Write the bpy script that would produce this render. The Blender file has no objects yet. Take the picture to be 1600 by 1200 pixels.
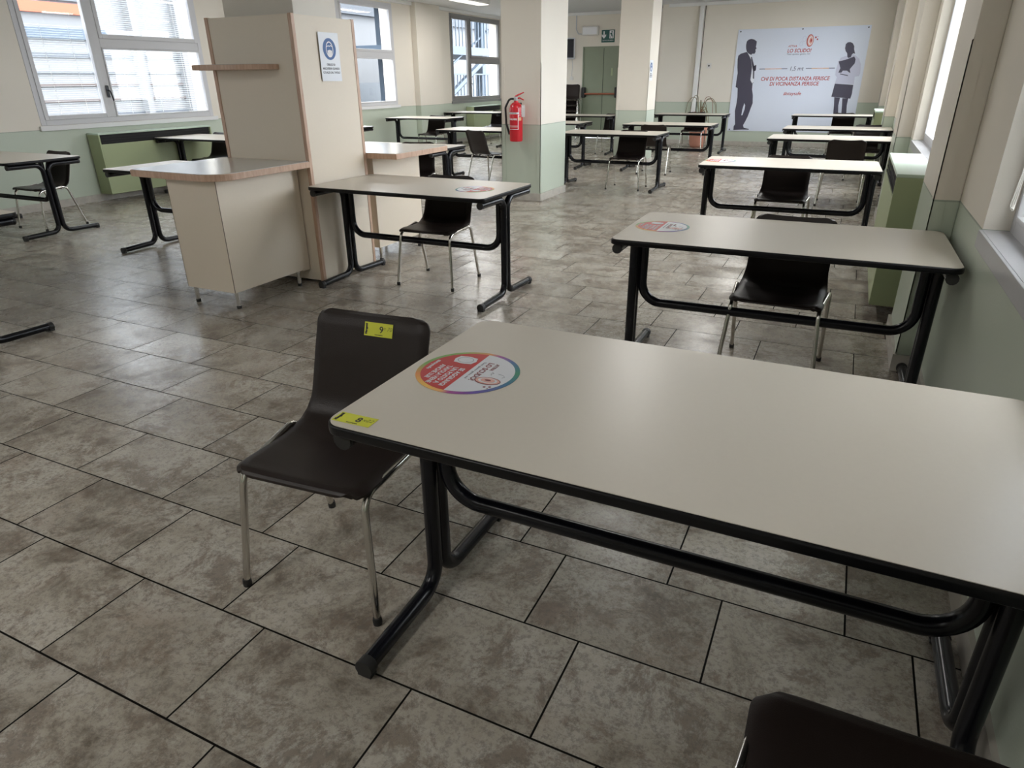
import bpy, bmesh, math, random
from mathutils import Vector, Matrix
random.seed(7)
PI = math.pi
S = bpy.context.scene
COL = S.collection

# ------------------------------------------------------------------ camera
F, PITCH, YAW, ROLL, CH = 1045.8311, 0.4268343, 0.4485848, -0.0095238, 1.3816215
fw = Vector((-math.sin(YAW)*math.cos(PITCH), math.cos(YAW)*math.cos(PITCH), -math.sin(PITCH)))
rt = Vector((math.cos(YAW), math.sin(YAW), 0)); up = rt.cross(fw)
r2 = rt*math.cos(ROLL)+up*math.sin(ROLL); u2 = -rt*math.sin(ROLL)+up*math.cos(ROLL)
cd = bpy.data.cameras.new('camera'); cam = bpy.data.objects.new('camera', cd); COL.objects.link(cam)
cd.sensor_width = 36; cd.lens = F/1600*36; cd.clip_start = 0.02
M3 = Matrix((r2, u2, -fw)).transposed()
cam.matrix_world = Matrix.Translation((0, 0, CH)) @ M3.to_4x4()
S.camera = cam

# ------------------------------------------------------------------ world, light, exposure
SKY = 12.0
w = bpy.data.worlds.new('overcast'); S.world = w; w.use_nodes = True
bg = w.node_tree.nodes['Background']
wt = w.node_tree
tc = wt.nodes.new('ShaderNodeTexCoord'); sx = wt.nodes.new('ShaderNodeSeparateXYZ')
wt.links.new(tc.outputs['Generated'], sx.inputs[0])
rp = wt.nodes.new('ShaderNodeValToRGB'); wt.links.new(sx.outputs['Z'], rp.inputs[0])
rp.color_ramp.elements[0].position = 0.0; rp.color_ramp.elements[0].color = (.88, .93, 1, 1)
rp.color_ramp.elements[1].position = .7; rp.color_ramp.elements[1].color = (.97, .985, 1, 1)
wt.links.new(rp.outputs[0], bg.inputs[0]); bg.inputs[1].default_value = SKY
S.view_settings.view_transform = 'Standard'; S.view_settings.look = 'None'
S.view_settings.exposure = 0.0; S.view_settings.gamma = 1; S.view_settings.use_curve_mapping = False

# ------------------------------------------------------------------ room numbers
XL, XR = -8.62, 0.50
YB, YF, YD = -3.6, 16.5, 17.4      # back wall, poster wall, exit door wall
ZC = 2.84
RAIL = 0.885
XSTEP = -4.05

def portal(x, y0, y1, z0, z1, face):
    d = bpy.data.lights.new('daylight_portal', 'AREA'); d.shape = 'RECTANGLE'
    d.size = z1-z0; d.size_y = y1-y0; d.cycles.is_portal = True
    o = bpy.data.objects.new('daylight_portal', d); COL.objects.link(o)
    o.location = (x, (y0+y1)/2, (z0+z1)/2); o.rotation_euler = (0, face*PI/2, 0)

LEFT_WIN = [(-2.9, -.4), (5.22, 7.76), (9.94, 12.58), (14.82, 17.36)]
RIGHT_WIN = [(-2.4, -.6), (1.45, 3.02), (5.05, 7.3), (8.85, 11.0), (13.0, 15.2)]
WZ0, WZ1 = 0.93, 2.76
RZ0 = 0.845
#for a, b in LEFT_WIN: portal(XL-.25, a, b, WZ0, WZ1, -1)
#for a, b in RIGHT_WIN: portal(XR+.25, a, b, WZ0, WZ1, 1)

# ------------------------------------------------------------------ materials
def mat(name, col, rough=.5, metal=0, spec=.5, noise=0, nscale=20, bump=0, bscale=200, coat=0):
    m = bpy.data.materials.new(name); m.use_nodes = True
    nt = m.node_tree; b = nt.nodes['Principled BSDF']
    b.inputs['Base Color'].default_value = (*col, 1); b.inputs['Roughness'].default_value = rough
    b.inputs['Metallic'].default_value = metal; b.inputs['Specular IOR Level'].default_value = spec
    b.inputs['Coat Weight'].default_value = coat
    geo = nt.nodes.new('ShaderNodeTexCoord')
    if noise:
        n = nt.nodes.new('ShaderNodeTexNoise'); n.inputs['Scale'].default_value = nscale; n.inputs['Detail'].default_value = 6
        nt.links.new(geo.outputs['Object'], n.inputs['Vector'])
        mx = nt.nodes.new('ShaderNodeMix'); mx.data_type = 'RGBA'
        mx.inputs[6].default_value = (*[c*(1-noise) for c in col], 1); mx.inputs[7].default_value = (*[min(1, c*(1+noise)) for c in col], 1)
        nt.links.new(n.outputs['Fac'], mx.inputs[0]); nt.links.new(mx.outputs[2], b.inputs['Base Color'])
    if bump:
        n = nt.nodes.new('ShaderNodeTexNoise'); n.inputs['Scale'].default_value = bscale
        nt.links.new(geo.outputs['Object'], n.inputs['Vector'])
        bp = nt.nodes.new('ShaderNodeBump'); bp.inputs['Strength'].default_value = bump; bp.inputs['Distance'].default_value = .002
        nt.links.new(n.outputs['Fac'], bp.inputs['Height']); nt.links.new(bp.outputs[0], b.inputs['Normal'])
    return m

def math_node(nt, op, a, b=None, c=None):
    n = nt.nodes.new('ShaderNodeMath'); n.operation = op
    for i, v in enumerate((a, b, c)):
        if v is None: continue
        if isinstance(v, (int, float)): n.inputs[i].default_value = v
        else: nt.links.new(v, n.inputs[i])
    return n.outputs[0]

def wall_material(name='painted_wall', cream=(.79, .738, .65), green=(.54, .60, .50), RAIL=RAIL):
    m = mat(name, cream, .55, bump=.25, bscale=120); nt = m.node_tree; b = nt.nodes['Principled BSDF']
    g = nt.nodes.new('ShaderNodeNewGeometry'); s = nt.nodes.new('ShaderNodeSeparateXYZ'); nt.links.new(g.outputs['Position'], s.inputs[0])
    z = s.outputs['Z']
    f = math_node(nt, 'LESS_THAN', z, RAIL)
    line = math_node(nt, 'COMPARE', z, RAIL, .004)
    n = nt.nodes.new('ShaderNodeTexNoise'); n.inputs['Scale'].default_value = 1.3; n.inputs['Detail'].default_value = 5
    nt.links.new(g.outputs['Position'], n.inputs['Vector'])
    mx = nt.nodes.new('ShaderNodeMix'); mx.data_type = 'RGBA'
    mx.inputs[6].default_value = (*cream, 1); mx.inputs[7].default_value = (*green, 1); nt.links.new(f, mx.inputs[0])
    m2 = nt.nodes.new('ShaderNodeMix'); m2.data_type = 'RGBA'; nt.links.new(line, m2.inputs[0])
    nt.links.new(mx.outputs[2], m2.inputs[6]); m2.inputs[7].default_value = (.36, .41, .34, 1)
    m3 = nt.nodes.new('ShaderNodeMix'); m3.data_type = 'RGBA'; m3.blend_type = 'MULTIPLY'; m3.inputs[0].default_value = 1
    mr = nt.nodes.new('ShaderNodeMapRange'); mr.inputs[3].default_value = .94; mr.inputs[4].default_value = 1.05
    nt.links.new(n.outputs['Fac'], mr.inputs[0])
    cc = nt.nodes.new('ShaderNodeCombineColor')
    for i in range(3): nt.links.new(mr.outputs[0], cc.inputs[i])
    nt.links.new(m2.outputs[2], m3.inputs[6]); nt.links.new(cc.outputs[0], m3.inputs[7])
    nt.links.new(m3.outputs[2], b.inputs['Base Color'])
    ro = nt.nodes.new('ShaderNodeMapRange'); nt.links.new(f, ro.inputs[0]); ro.inputs[3].default_value = .6; ro.inputs[4].default_value = .35
    nt.links.new(ro.outputs[0], b.inputs['Roughness'])
    return m

def floor_material():
    m = mat('stoneware_floor_tiles', (.3, .28, .25), .3); nt = m.node_tree; b = nt.nodes['Principled BSDF']
    L = nt.links.new
    g = nt.nodes.new('ShaderNodeNewGeometry'); s = nt.nodes.new('ShaderNodeSeparateXYZ'); L(g.outputs['Position'], s.inputs[0])
    TW, TH = .4845, .3217
    row = math_node(nt, 'DIVIDE', math_node(nt, 'SUBTRACT', s.outputs['Y'], .6535), TH)
    ri = math_node(nt, 'FLOOR', row); rf = math_node(nt, 'FRACT', row)
    xo = math_node(nt, 'ADD', s.outputs['X'], .755)
    cu = math_node(nt, 'ADD', math_node(nt, 'DIVIDE', xo, TW), math_node(nt, 'MULTIPLY', ri, 1/3))
    ci = math_node(nt, 'FLOOR', cu); cf = math_node(nt, 'FRACT', cu)
    ex = math_node(nt, 'MULTIPLY', math_node(nt, 'MINIMUM', cf, math_node(nt, 'SUBTRACT', 1, cf)), TW)
    ey = math_node(nt, 'MULTIPLY', math_node(nt, 'MINIMUM', rf, math_node(nt, 'SUBTRACT', 1, rf)), TH)
    e = math_node(nt, 'MINIMUM', ex, ey)
    grout = nt.nodes.new('ShaderNodeMapRange'); grout.inputs[1].default_value = .0023; grout.inputs[2].default_value = .0032
    L(e, grout.inputs[0])
    cell = nt.nodes.new('ShaderNodeCombineXYZ'); L(ci, cell.inputs[0]); L(ri, cell.inputs[1])
    wn = nt.nodes.new('ShaderNodeTexWhiteNoise'); L(cell.outputs[0], wn.inputs['Vector'])
    sc = nt.nodes.new('ShaderNodeVectorMath'); sc.operation = 'SCALE'; L(wn.outputs['Color'], sc.inputs[0]); sc.inputs['Scale'].default_value = 37
    ad = nt.nodes.new('ShaderNodeVectorMath'); ad.operation = 'ADD'; L(g.outputs['Position'], ad.inputs[0]); L(sc.outputs[0], ad.inputs[1])
    def noise(scale, detail, rough, dist=0):
        n = nt.nodes.new('ShaderNodeTexNoise'); n.inputs['Scale'].default_value = scale; n.inputs['Detail'].default_value = detail
        n.inputs['Roughness'].default_value = rough; n.inputs['Distortion'].default_value = dist; L(ad.outputs[0], n.inputs['Vector']); return n.outputs['Fac']
    n1 = noise(3.2, 12, .78, .25); n2 = noise(6, 14, .82, .35); n3 = noise(60, 8, .8); n4 = noise(2.6, 6, .65)
    r1 = nt.nodes.new('ShaderNodeValToRGB'); L(n1, r1.inputs[0])
    els = r1.color_ramp.elements
    els[0].position = .36; els[0].color = (.155, .125, .095, 1); els[1].position = .58; els[1].color = (.515, .48, .42, 1)
    k = els.new(.47); k.color = (.42, .38, .315, 1)
    def mix(fac, a, bcol, mode='MIX'):
        x = nt.nodes.new('ShaderNodeMix'); x.data_type = 'RGBA'; x.blend_type = mode
        if isinstance(fac, (int, float)): x.inputs[0].default_value = fac
        else: L(fac, x.inputs[0])
        for i, v in ((6, a), (7, bcol)):
            if isinstance(v, tuple): x.inputs[i].default_value = v
            else: L(v, x.inputs[i])
        return x.outputs[2]
    def rng(v, a, b_, c, d):
        x = nt.nodes.new('ShaderNodeMapRange'); L(v, x.inputs[0])
        for i, q in enumerate((a, b_, c, d)): x.inputs[i+1].default_value = q
        return x.outputs[0]
    c = mix(rng(n2, .50, .57, 0, .62), r1.outputs[0], (.17, .125, .095, 1))
    c = mix(rng(n4, .56, .72, 0, .45), c, (.36, .275, .215, 1))
    c = mix(rng(n3, .49, .58, 0, .5), c, (.17, .155, .135, 1))
    vb = rng(wn.outputs['Value'], 0, 1, .88, 1.08)
    cc = nt.nodes.new('ShaderNodeCombineColor')
    for i in range(3): L(vb, cc.inputs[i])
    c = mix(1.0, c, cc.outputs[0], 'MULTIPLY')
    c = mix(grout.outputs[0], (.012, .011, .010, 1), c)
    L(c, b.inputs['Base Color'])
    L(mix(grout.outputs[0], (.8, .8, .8, 1), mix(rng(n1, .3, .7, 0, 1), (.34, .34, .34, 1), (.19, .19, .19, 1))), b.inputs['Roughness'])
    L(math_node(nt, 'MULTIPLY', grout.outputs[0], .5), b.inputs['Specular IOR Level'])
    h = math_node(nt, 'ADD', math_node(nt, 'MULTIPLY', grout.outputs[0], 1.0), math_node(nt, 'MULTIPLY', n2, .35))
    bp = nt.nodes.new('ShaderNodeBump'); bp.inputs['Strength'].default_value = .35; bp.inputs['Distance'].default_value = .0015
    L(h, bp.inputs['Height']); L(bp.outputs[0], b.inputs['Normal'])
    return m

def glass_material():
    m = bpy.data.materials.new('window_glass'); m.use_nodes = True; nt = m.node_tree; nt.nodes.clear()
    o = nt.nodes.new('ShaderNodeOutputMaterial'); t = nt.nodes.new('ShaderNodeBsdfTransparent'); gl = nt.nodes.new('ShaderNodeBsdfGlossy')
    gl.inputs['Roughness'].default_value = .02; t.inputs[0].default_value = (.93, .96, .98, 1)
    lw = nt.nodes.new('ShaderNodeLayerWeight'); lw.inputs[0].default_value = .5
    fr = math_node(nt, 'MULTIPLY_ADD', math_node(nt, 'POWER', lw.outputs['Facing'], 5.0), .9, .06)
    mx = nt.nodes.new('ShaderNodeMixShader'); nt.links.new(fr, mx.inputs[0]); nt.links.new(t.outputs[0], mx.inputs[1]); nt.links.new(gl.outputs[0], mx.inputs[2])
    nt.links.new(mx.outputs[0], o.inputs[0]); return m

def emit(name, col, strength):
    m = bpy.data.materials.new(name); m.use_nodes = True; b = m.node_tree.nodes['Principled BSDF']
    b.inputs['Base Color'].default_value = (*col, 1); b.inputs['Emission Color'].default_value = (*col, 1); b.inputs['Emission Strength'].default_value = strength
    return m

def wood_material():
    m = mat('beech_edging', (.62, .42, .30), .4); nt = m.node_tree; b = nt.nodes['Principled BSDF']
    t = nt.nodes.new('ShaderNodeTexCoord'); mp = nt.nodes.new('ShaderNodeMapping'); mp.inputs['Scale'].default_value = (18, 18, 3)
    nt.links.new(t.outputs['Object'], mp.inputs[0]); n = nt.nodes.new('ShaderNodeTexNoise'); n.inputs['Scale'].default_value = 3; n.inputs['Detail'].default_value = 6
    nt.links.new(mp.outputs[0], n.inputs['Vector'])
    r = nt.nodes.new('ShaderNodeValToRGB'); r.color_ramp.elements[0].position = .3; r.color_ramp.elements[1].position = .7
    r.color_ramp.elements[0].color = (.52, .33, .225, 1); r.color_ramp.elements[1].color = (.66, .46, .34, 1)
    nt.links.new(n.outputs['Fac'], r.inputs[0]); nt.links.new(r.outputs[0], b.inputs['Base Color']); return m

def tabletop_material():
    m = mat('table_laminate', (.665, .612, .525), .34, noise=.02, nscale=90); nt = m.node_tree; b = nt.nodes['Principled BSDF']
    t = nt.nodes.new('ShaderNodeTexCoord')
    src = b.inputs['Base Color'].links[0].from_socket
    n = nt.nodes.new('ShaderNodeTexNoise'); n.inputs['Scale'].default_value = 5; n.inputs['Detail'].default_value = 12; n.inputs['Roughness'].default_value = .8
    nt.links.new(t.outputs['Object'], n.inputs['Vector'])
    r = nt.nodes.new('ShaderNodeMapRange'); r.inputs[1].default_value = .63; r.inputs[2].default_value = .74; r.inputs[4].default_value = .25
    nt.links.new(n.outputs['Fac'], r.inputs[0])
    mx = nt.nodes.new('ShaderNodeMix'); mx.data_type = 'RGBA'; nt.links.new(r.outputs[0], mx.inputs[0]); nt.links.new(src, mx.inputs[6]); mx.inputs[7].default_value = (.38, .36, .33, 1)
    nt.links.new(mx.outputs[2], b.inputs['Base Color']); return m

def blind_material():
    m = bpy.data.materials.new('blind_slats'); m.use_nodes = True; nt = m.node_tree; nt.nodes.clear()
    o = nt.nodes.new('ShaderNodeOutputMaterial'); a = nt.nodes.new('ShaderNodeBsdfDiffuse'); t = nt.nodes.new('ShaderNodeBsdfTranslucent')
    a.inputs[0].default_value = t.inputs[0].default_value = (.80, .83, .86, 1)
    mx = nt.nodes.new('ShaderNodeMixShader'); mx.inputs[0].default_value = .55
    nt.links.new(a.outputs[0], mx.inputs[1]); nt.links.new(t.outputs[0], mx.inputs[2]); nt.links.new(mx.outputs[0], o.inputs[0]); return m

def marble_material():
    m = mat('marble_skirting', (.5, .47, .42), .35, noise=.3, nscale=14); return m

def rainbow_material():
    m = mat('rainbow_print', (1, 1, 1), .4); nt = m.node_tree; b = nt.nodes['Principled BSDF']
    t = nt.nodes.new('ShaderNodeTexCoord'); s = nt.nodes.new('ShaderNodeSeparateXYZ'); nt.links.new(t.outputs['Object'], s.inputs[0])
    a = math_node(nt, 'ARCTAN2', s.outputs['Y'], s.outputs['X'])
    v = math_node(nt, 'ADD', math_node(nt, 'DIVIDE', a, 2*PI), .5)
    r = nt.nodes.new('ShaderNodeValToRGB'); nt.links.new(v, r.inputs[0]); e = r.color_ramp.elements
    # angle -180..180 measured in the sticker's own frame (x = reading direction, y = up)
    stops = [(0, (.75, .30, .10)), (.09, (.25, .45, .10)), (.17, (.20, .42, .12)), (.25, (.22, .42, .12)), (.33, (.80, .30, .08)), (.42, (.85, .52, .08)), (.495, (.85, .45, .15)),
             (.52, (.42, .06, .30)), (.60, (.12, .07, .38)), (.72, (.03, .18, .30)), (.80, (.02, .26, .14)), (.90, (.04, .12, .36)), (.96, (.35, .07, .33)), (1, (.75, .35, .12))]
    e[0].position = 0; e[0].color = (*stops[0][1], 1); e[1].position = 1; e[1].color = (*stops[-1][1], 1)
    for p, c in stops[1:-1]: k = e.new(p); k.color = (*c, 1)
    nt.links.new(r.outputs[0], b.inputs['Base Color']); return m

M = dict(
    wall=wall_material(), wall_r=wall_material('painted_wall_lower_line', RAIL=.855), floor=floor_material(), glass=glass_material(), wood=wood_material(), top=tabletop_material(), marble=marble_material(), rainbow=rainbow_material(),
    ceiling=mat('ceiling_plaster', (.62, .63, .64), .8, noise=.10, nscale=60, bump=.5, bscale=60),
    crown=mat('white_moulding', (.80, .80, .78), .6), alu=mat('white_window_frame', (.62, .62, .64), .4),
    shaded_alu=mat('shaded_grey_aluminium', (.23, .225, .225), .45), sill=mat('grey_stone_sill', (.48, .48, .50), .3, noise=.06, nscale=40),  # far window frame: grey aluminium with its shadow mixed into the colour
    white_sill=mat('white_sill', (.78, .78, .78), .35), blind=blind_material(), cord=mat('blind_cord', (.75, .72, .66), .7),
    black=mat('black_steel', (.006, .0065, .010), .24, spec=.35), edge=mat('black_edge_band', (.006, .006, .007), .35, spec=.25), rubber=mat('black_rubber', (.02, .02, .02), .55),
    shell=mat('dark_brown_plastic', (.020, .0135, .0115), .36, spec=.35, bump=.3, bscale=500), chrome=mat('chrome', (.62, .60, .56), .18, 1),
    panel=mat('cream_laminate', (.80, .705, .575), .45, noise=.02, nscale=80), counter=mat('counter_laminate', (.58, .56, .53), .18, noise=.03, nscale=60),
    rad=mat('green_enamel', (.40, .46, .27), .4), radtop=mat('pale_green_enamel', (.55, .66, .55), .4), dark=mat('dark_slot', (.015, .015, .015), .7),
    door=mat('green_door_paint', (.26, .30, .215), .45, noise=.06, nscale=6), bar=mat('red_panic_bar', (.30, .09, .04), .4),
    red=mat('extinguisher_red', (.62, .012, .025), .25, coat=.5), white=mat('white_print', (.82, .82, .84), .5), paper=mat('laminated_paper', (.78, .80, .84), .3),
    poster=mat('poster_print', (.74, .79, .90), .5), navy=mat('poster_figure', (.075, .07, .105), .5), lilac=mat('poster_blouse', (.60, .61, .74), .5), pwhite=mat('poster_white', (.84, .87, .94), .5),
    pred=mat('poster_red', (.45, .05, .06), .5), pgrey=mat('poster_grey', (.12, .13, .2), .5), porange=mat('poster_orange', (.7, .38, .2), .5), ppink=mat('poster_pink', (.75, .42, .36), .5),
    sred=mat('sticker_red', (.55, .03, .03), .4), swhite=mat('sticker_white', (.74, .76, .80), .4), smaroon=mat('sticker_maroon', (.22, .03, .04), .4), sgrey=mat('sticker_grey', (.35, .36, .4), .4),
    blue=mat('sign_blue', (.01, .09, .30), .4), ink=mat('ink', (.03, .03, .04), .5), egreen=mat('exit_green', (.005, .09, .075), .4),
    yellow=mat('yellow_label', (.72, .74, .06), .45), yink=mat('pencil', (.30, .32, .05), .6), terracotta=mat('terracotta', (.62, .29, .20), .7, noise=.1, nscale=10), soil=mat('soil', (.03, .02, .015), .9),
    leaf=mat('dry_leaf', (.20, .17, .09), .7), leafr=mat('dry_leaf_tip', (.25, .10, .06), .7), plastic=mat('pale_plastic', (.72, .70, .66), .4), screen=mat('screen', (.012, .012, .02), .15), silver=mat('silver_bezel', (.55, .56, .58), .35),
    orange=mat('outside_orange', (.40, .07, .03), .6), ext=mat('outside_facade', (.15, .153, .158), .8), extd=mat('outside_band', (.07, .078, .09), .7), extb=mat('outside_beige', (.30, .28, .24), .85), extw=mat('outside_window', (.05, .06, .07), .3),
    exts=mat('outside_steel', (.045, .065, .09), .5), extg=mat('outside_ground', (.10, .10, .10), .9), brown=mat('outside_brown', (.075, .058, .054), .8), seam=mat('panel_seam', (.2, .15, .11), .7))

# ------------------------------------------------------------------ mesh helpers
class MB:
    def __init__(s): s.bm = bmesh.new()
    def box(s, x0, x1, y0, y1, z0, z1, bev=0):
        b = bmesh.new(); bmesh.ops.create_cube(b, size=1)
        for v in b.verts: v.co = Vector((x0+(v.co.x+.5)*(x1-x0), y0+(v.co.y+.5)*(y1-y0), z0+(v.co.z+.5)*(z1-z0)))
        if bev: bmesh.ops.bevel(b, geom=b.edges[:], offset=bev, segments=2, affect='EDGES', profile=.6)
        s.join(b); return s
    def join(s, b, mtx=None):
        if mtx is not None: bmesh.ops.transform(b, matrix=mtx, verts=b.verts)
        me = bpy.data.meshes.new('t'); b.to_mesh(me); b.free(); s.bm.from_mesh(me); bpy.data.meshes.remove(me)
    def tube(s, pts, r, seg=12, cap=True):
        pts = [Vector(p) for p in pts]; rings = []; n = None
        for i, p in enumerate(pts):
            t = (pts[min(i+1, len(pts)-1)]-pts[max(i-1, 0)]).normalized()
            if n is None: n = t.orthogonal().normalized()
            else: n = (n-t*n.dot(t)).normalized()
            b = t.cross(n); rr = r[i] if isinstance(r, (list, tuple)) else r
            rings.append([s.bm.verts.new(p+(n*math.cos(a)+b*math.sin(a))*rr) for a in [2*PI*k/seg for k in range(seg)]])
        for a, b in zip(rings, rings[1:]):
            for k in range(seg): s.bm.faces.new((a[k], a[(k+1) % seg], b[(k+1) % seg], b[k]))
        if cap: s.bm.faces.new(rings[0][::-1]); s.bm.faces.new(rings[-1])
        return s
    def lathe(s, prof, c=(0, 0, 0), seg=24):
        c = Vector(c); rings = []
        for r, z in prof:
            rings.append([s.bm.verts.new(c+Vector((max(r, 1e-4)*math.cos(2*PI*k/seg), max(r, 1e-4)*math.sin(2*PI*k/seg), z))) for k in range(seg)])
        for a, b in zip(rings, rings[1:]):
            for k in range(seg): s.bm.faces.new((a[k], a[(k+1) % seg], b[(k+1) % seg], b[k]))
        s.bm.faces.new(rings[0][::-1]); s.bm.faces.new(rings[-1]); return s
    def prism(s, poly, z0, z1, mtx=None, bev=0):
        b = bmesh.new(); vs = [b.verts.new((x, y, z0)) for x, y in poly]; f = b.faces.new(vs)
        bmesh.ops.recalc_face_normals(b, faces=b.faces[:])
        r = bmesh.ops.extrude_face_region(b, geom=[f]); bmesh.ops.translate(b, vec=(0, 0, z1-z0), verts=[v for v in r['geom'] if isinstance(v, bmesh.types.BMVert)])
        if bev:
            es = [e for e in b.edges if abs(e.verts[0].co.z-e.verts[1].co.z) < 1e-6]
            bmesh.ops.bevel(b, geom=es, offset=bev, segments=3, affect='EDGES', profile=.6)
        bmesh.ops.recalc_face_normals(b, faces=b.faces[:]); s.join(b, mtx); return s
    def build(s, name, m, parent=None, smooth=False, mtx=None):
        if mtx is not None: bmesh.ops.transform(s.bm, matrix=mtx, verts=s.bm.verts)
        bmesh.ops.recalc_face_normals(s.bm, faces=s.bm.faces[:])
        me = bpy.data.meshes.new(name); s.bm.to_mesh(me); s.bm.free()
        me.materials.append(M[m] if isinstance(m, str) else m)
        if smooth:
            me.polygons.foreach_set('use_smooth', [True]*len(me.polygons)); me.set_sharp_from_angle(angle=math.radians(40))
        o = bpy.data.objects.new(name, me); COL.objects.link(o); o.parent = parent; return o

def tag(o, label=None, cat=None, group=None, kind=None):
    for k, v in (('label', label), ('category', cat), ('group', group), ('kind', kind)):
        if v: o[k] = v
    return o
def thing(name, loc, rz=0, label=None, cat=None, group=None, kind=None):
    o = bpy.data.objects.new(name, None); o.empty_display_size = .1; COL.objects.link(o); o.location = loc; o.rotation_euler = (0, 0, rz)
    return tag(o, label, cat, group, kind)
def copy_tree(o, parent=None):
    c = o.copy(); COL.objects.link(c); c.parent = parent
    for ch in list(o.children): copy_tree(ch, c)
    return c
def fillet(pts, r, n=7):
    pts = [Vector(p) for p in pts]; out = [pts[0]]
    for i in range(1, len(pts)-1):
        a, b, c = pts[i-1], pts[i], pts[i+1]; rr = r[i-1] if isinstance(r, (list, tuple)) else r
        d1 = (a-b).normalized(); d2 = (c-b).normalized(); ang = d1.angle(d2); t = rr/math.tan(ang/2)
        t = min(t, (a-b).length*.49, (c-b).length*.49); rr = t*math.tan(ang/2)
        p1 = b+d1*t; p2 = b+d2*t; cen = b+(d1+d2).normalized()*(rr/math.sin(ang/2))
        v1 = p1-cen; v2 = p2-cen; tot = v1.angle(v2)
        for k in range(n+1):
            q = k/n; out.append(cen+(v1*math.sin((1-q)*tot)+v2*math.sin(q*tot))/math.sin(tot))
    out.append(pts[-1]); return out
def rrect(x0, x1, y0, y1, r, n=8):
    o = []
    for cx, cy, a0 in ((x1-r, y1-r, 0), (x0+r, y1-r, 90), (x0+r, y0+r, 180), (x1-r, y0+r, 270)):
        for k in range(n+1): a = math.radians(a0+90*k/n); o.append((cx+r*math.cos(a), cy+r*math.sin(a)))
    return o
def disc(r, n=48, a0=0, a1=360):
    return [(r*math.cos(math.radians(a0+(a1-a0)*k/n)), r*math.sin(math.radians(a0+(a1-a0)*k/n))) for k in range(n+(0 if a1-a0 >= 360 else 1))]
def text(body, size, m, parent, mtx, name='lettering', shear=0, align='CENTER', bold=0, sx_=1.0, thick=.0002, width=None):
    c = bpy.data.curves.new(name, 'FONT'); c.body = body; c.size = size; c.shear = shear; c.align_x = align; c.align_y = 'CENTER'; c.offset = bold; c.extrude = thick; c.resolution_u = 3
    c.space_line = .95
    o = bpy.data.objects.new(name, c); COL.objects.link(o)
    bpy.context.view_layer.update()
    me = bpy.data.meshes.new_from_object(o.evaluated_get(bpy.context.evaluated_depsgraph_get()))
    bpy.data.objects.remove(o); bpy.data.curves.remove(c)
    if width:
        xs = [v.co.x for v in me.vertices]; sx_ = width/(max(xs)-min(xs))
    me.transform(mtx @ Matrix.Diagonal((sx_, 1, 1, 1)))
    me.materials.clear(); me.materials.append(M[m]); me.name = name
    o = bpy.data.objects.new(name, me); COL.objects.link(o); o.parent = parent; return o
def T(x, y, z): return Matrix.Translation((x, y, z))
def plane_mtx(origin, right, upv):
    r = Vector(right).normalized(); u = Vector(upv).normalized(); n = r.cross(u)
    m = Matrix((r, u, n)).transposed().to_4x4(); m.translation = Vector(origin); return m

# ------------------------------------------------------------------ the room
def struct(o): o['kind'] = 'structure'; return o
def wall_y(name, x0, x1, y0, y1, wins, m='wall', WZ0=WZ0):      # wall along y with window openings
    b = MB(); cur = y0
    for a, c in wins:
        b.box(x0, x1, cur, a, 0, ZC); b.box(x0, x1, a, c, 0, WZ0); b.box(x0, x1, a, c, WZ1, ZC); cur = c
    b.box(x0, x1, cur, y1, 0, ZC); return struct(b.build(name, m))
wall_y('wall_left', XL-.3, XL, YB, YD+.15, LEFT_WIN)
wall_y('wall_right', XR, XR+.3, YB, YF+.15, RIGHT_WIN, 'wall_r', RZ0)
struct(MB().box(XSTEP, XR+.3, YF, YF+.15, 0, ZC).box(XSTEP-.15, XSTEP, YF, YD+.15, 0, ZC).build('wall_far', 'wall'))
DX0, DX1, DZ = -6.34, -5.36, 2.10
E0, E1 = -4.98, -4.42
b = MB().box(XL, DX0, YD, YD+.15, 0, ZC).box(DX0, DX1, YD, YD+.15, DZ, ZC).box(DX1, XSTEP-.15, YD, YD+.15, 0, ZC)
struct(b.build('wall_exit', 'wall'))
struct(MB().box(XL-.3, XR+.3, YB-.15, YB, 0, ZC).build('wall_back', 'wall'))
struct(MB().box(XL-.3, XR+.3, YB-.15, YD+.15, -.1, 0).build('floor', 'floor'))
struct(MB().box(XL-.3, XR+.3, YB-.15, YD+.15, ZC, ZC+.1).build('ceiling', 'ceiling'))
# crown moulding
struct(MB().box(XL, XL+.05, YB, YD, ZC-.06, ZC).build('trim_1', 'crown'))
struct(MB().box(XSTEP, XR, YF-.05, YF, ZC-.06, ZC).build('trim_2', 'crown'))
struct(MB().box(XL+.05, XSTEP-.15, YD-.05, YD, ZC-.06, ZC).build('trim_3', 'crown'))
# skirting
struct(MB().box(XL, XL+.015, YB, YD, 0, .085).build('baseboard_left', 'marble'))
struct(MB().box(XR-.015, XR, YB, YF, 0, .085).build('baseboard_right', 'marble'))
struct(MB().box(XSTEP, XR-.015, YF-.015, YF, 0, .085).build('baseboard_far', 'marble'))
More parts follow.
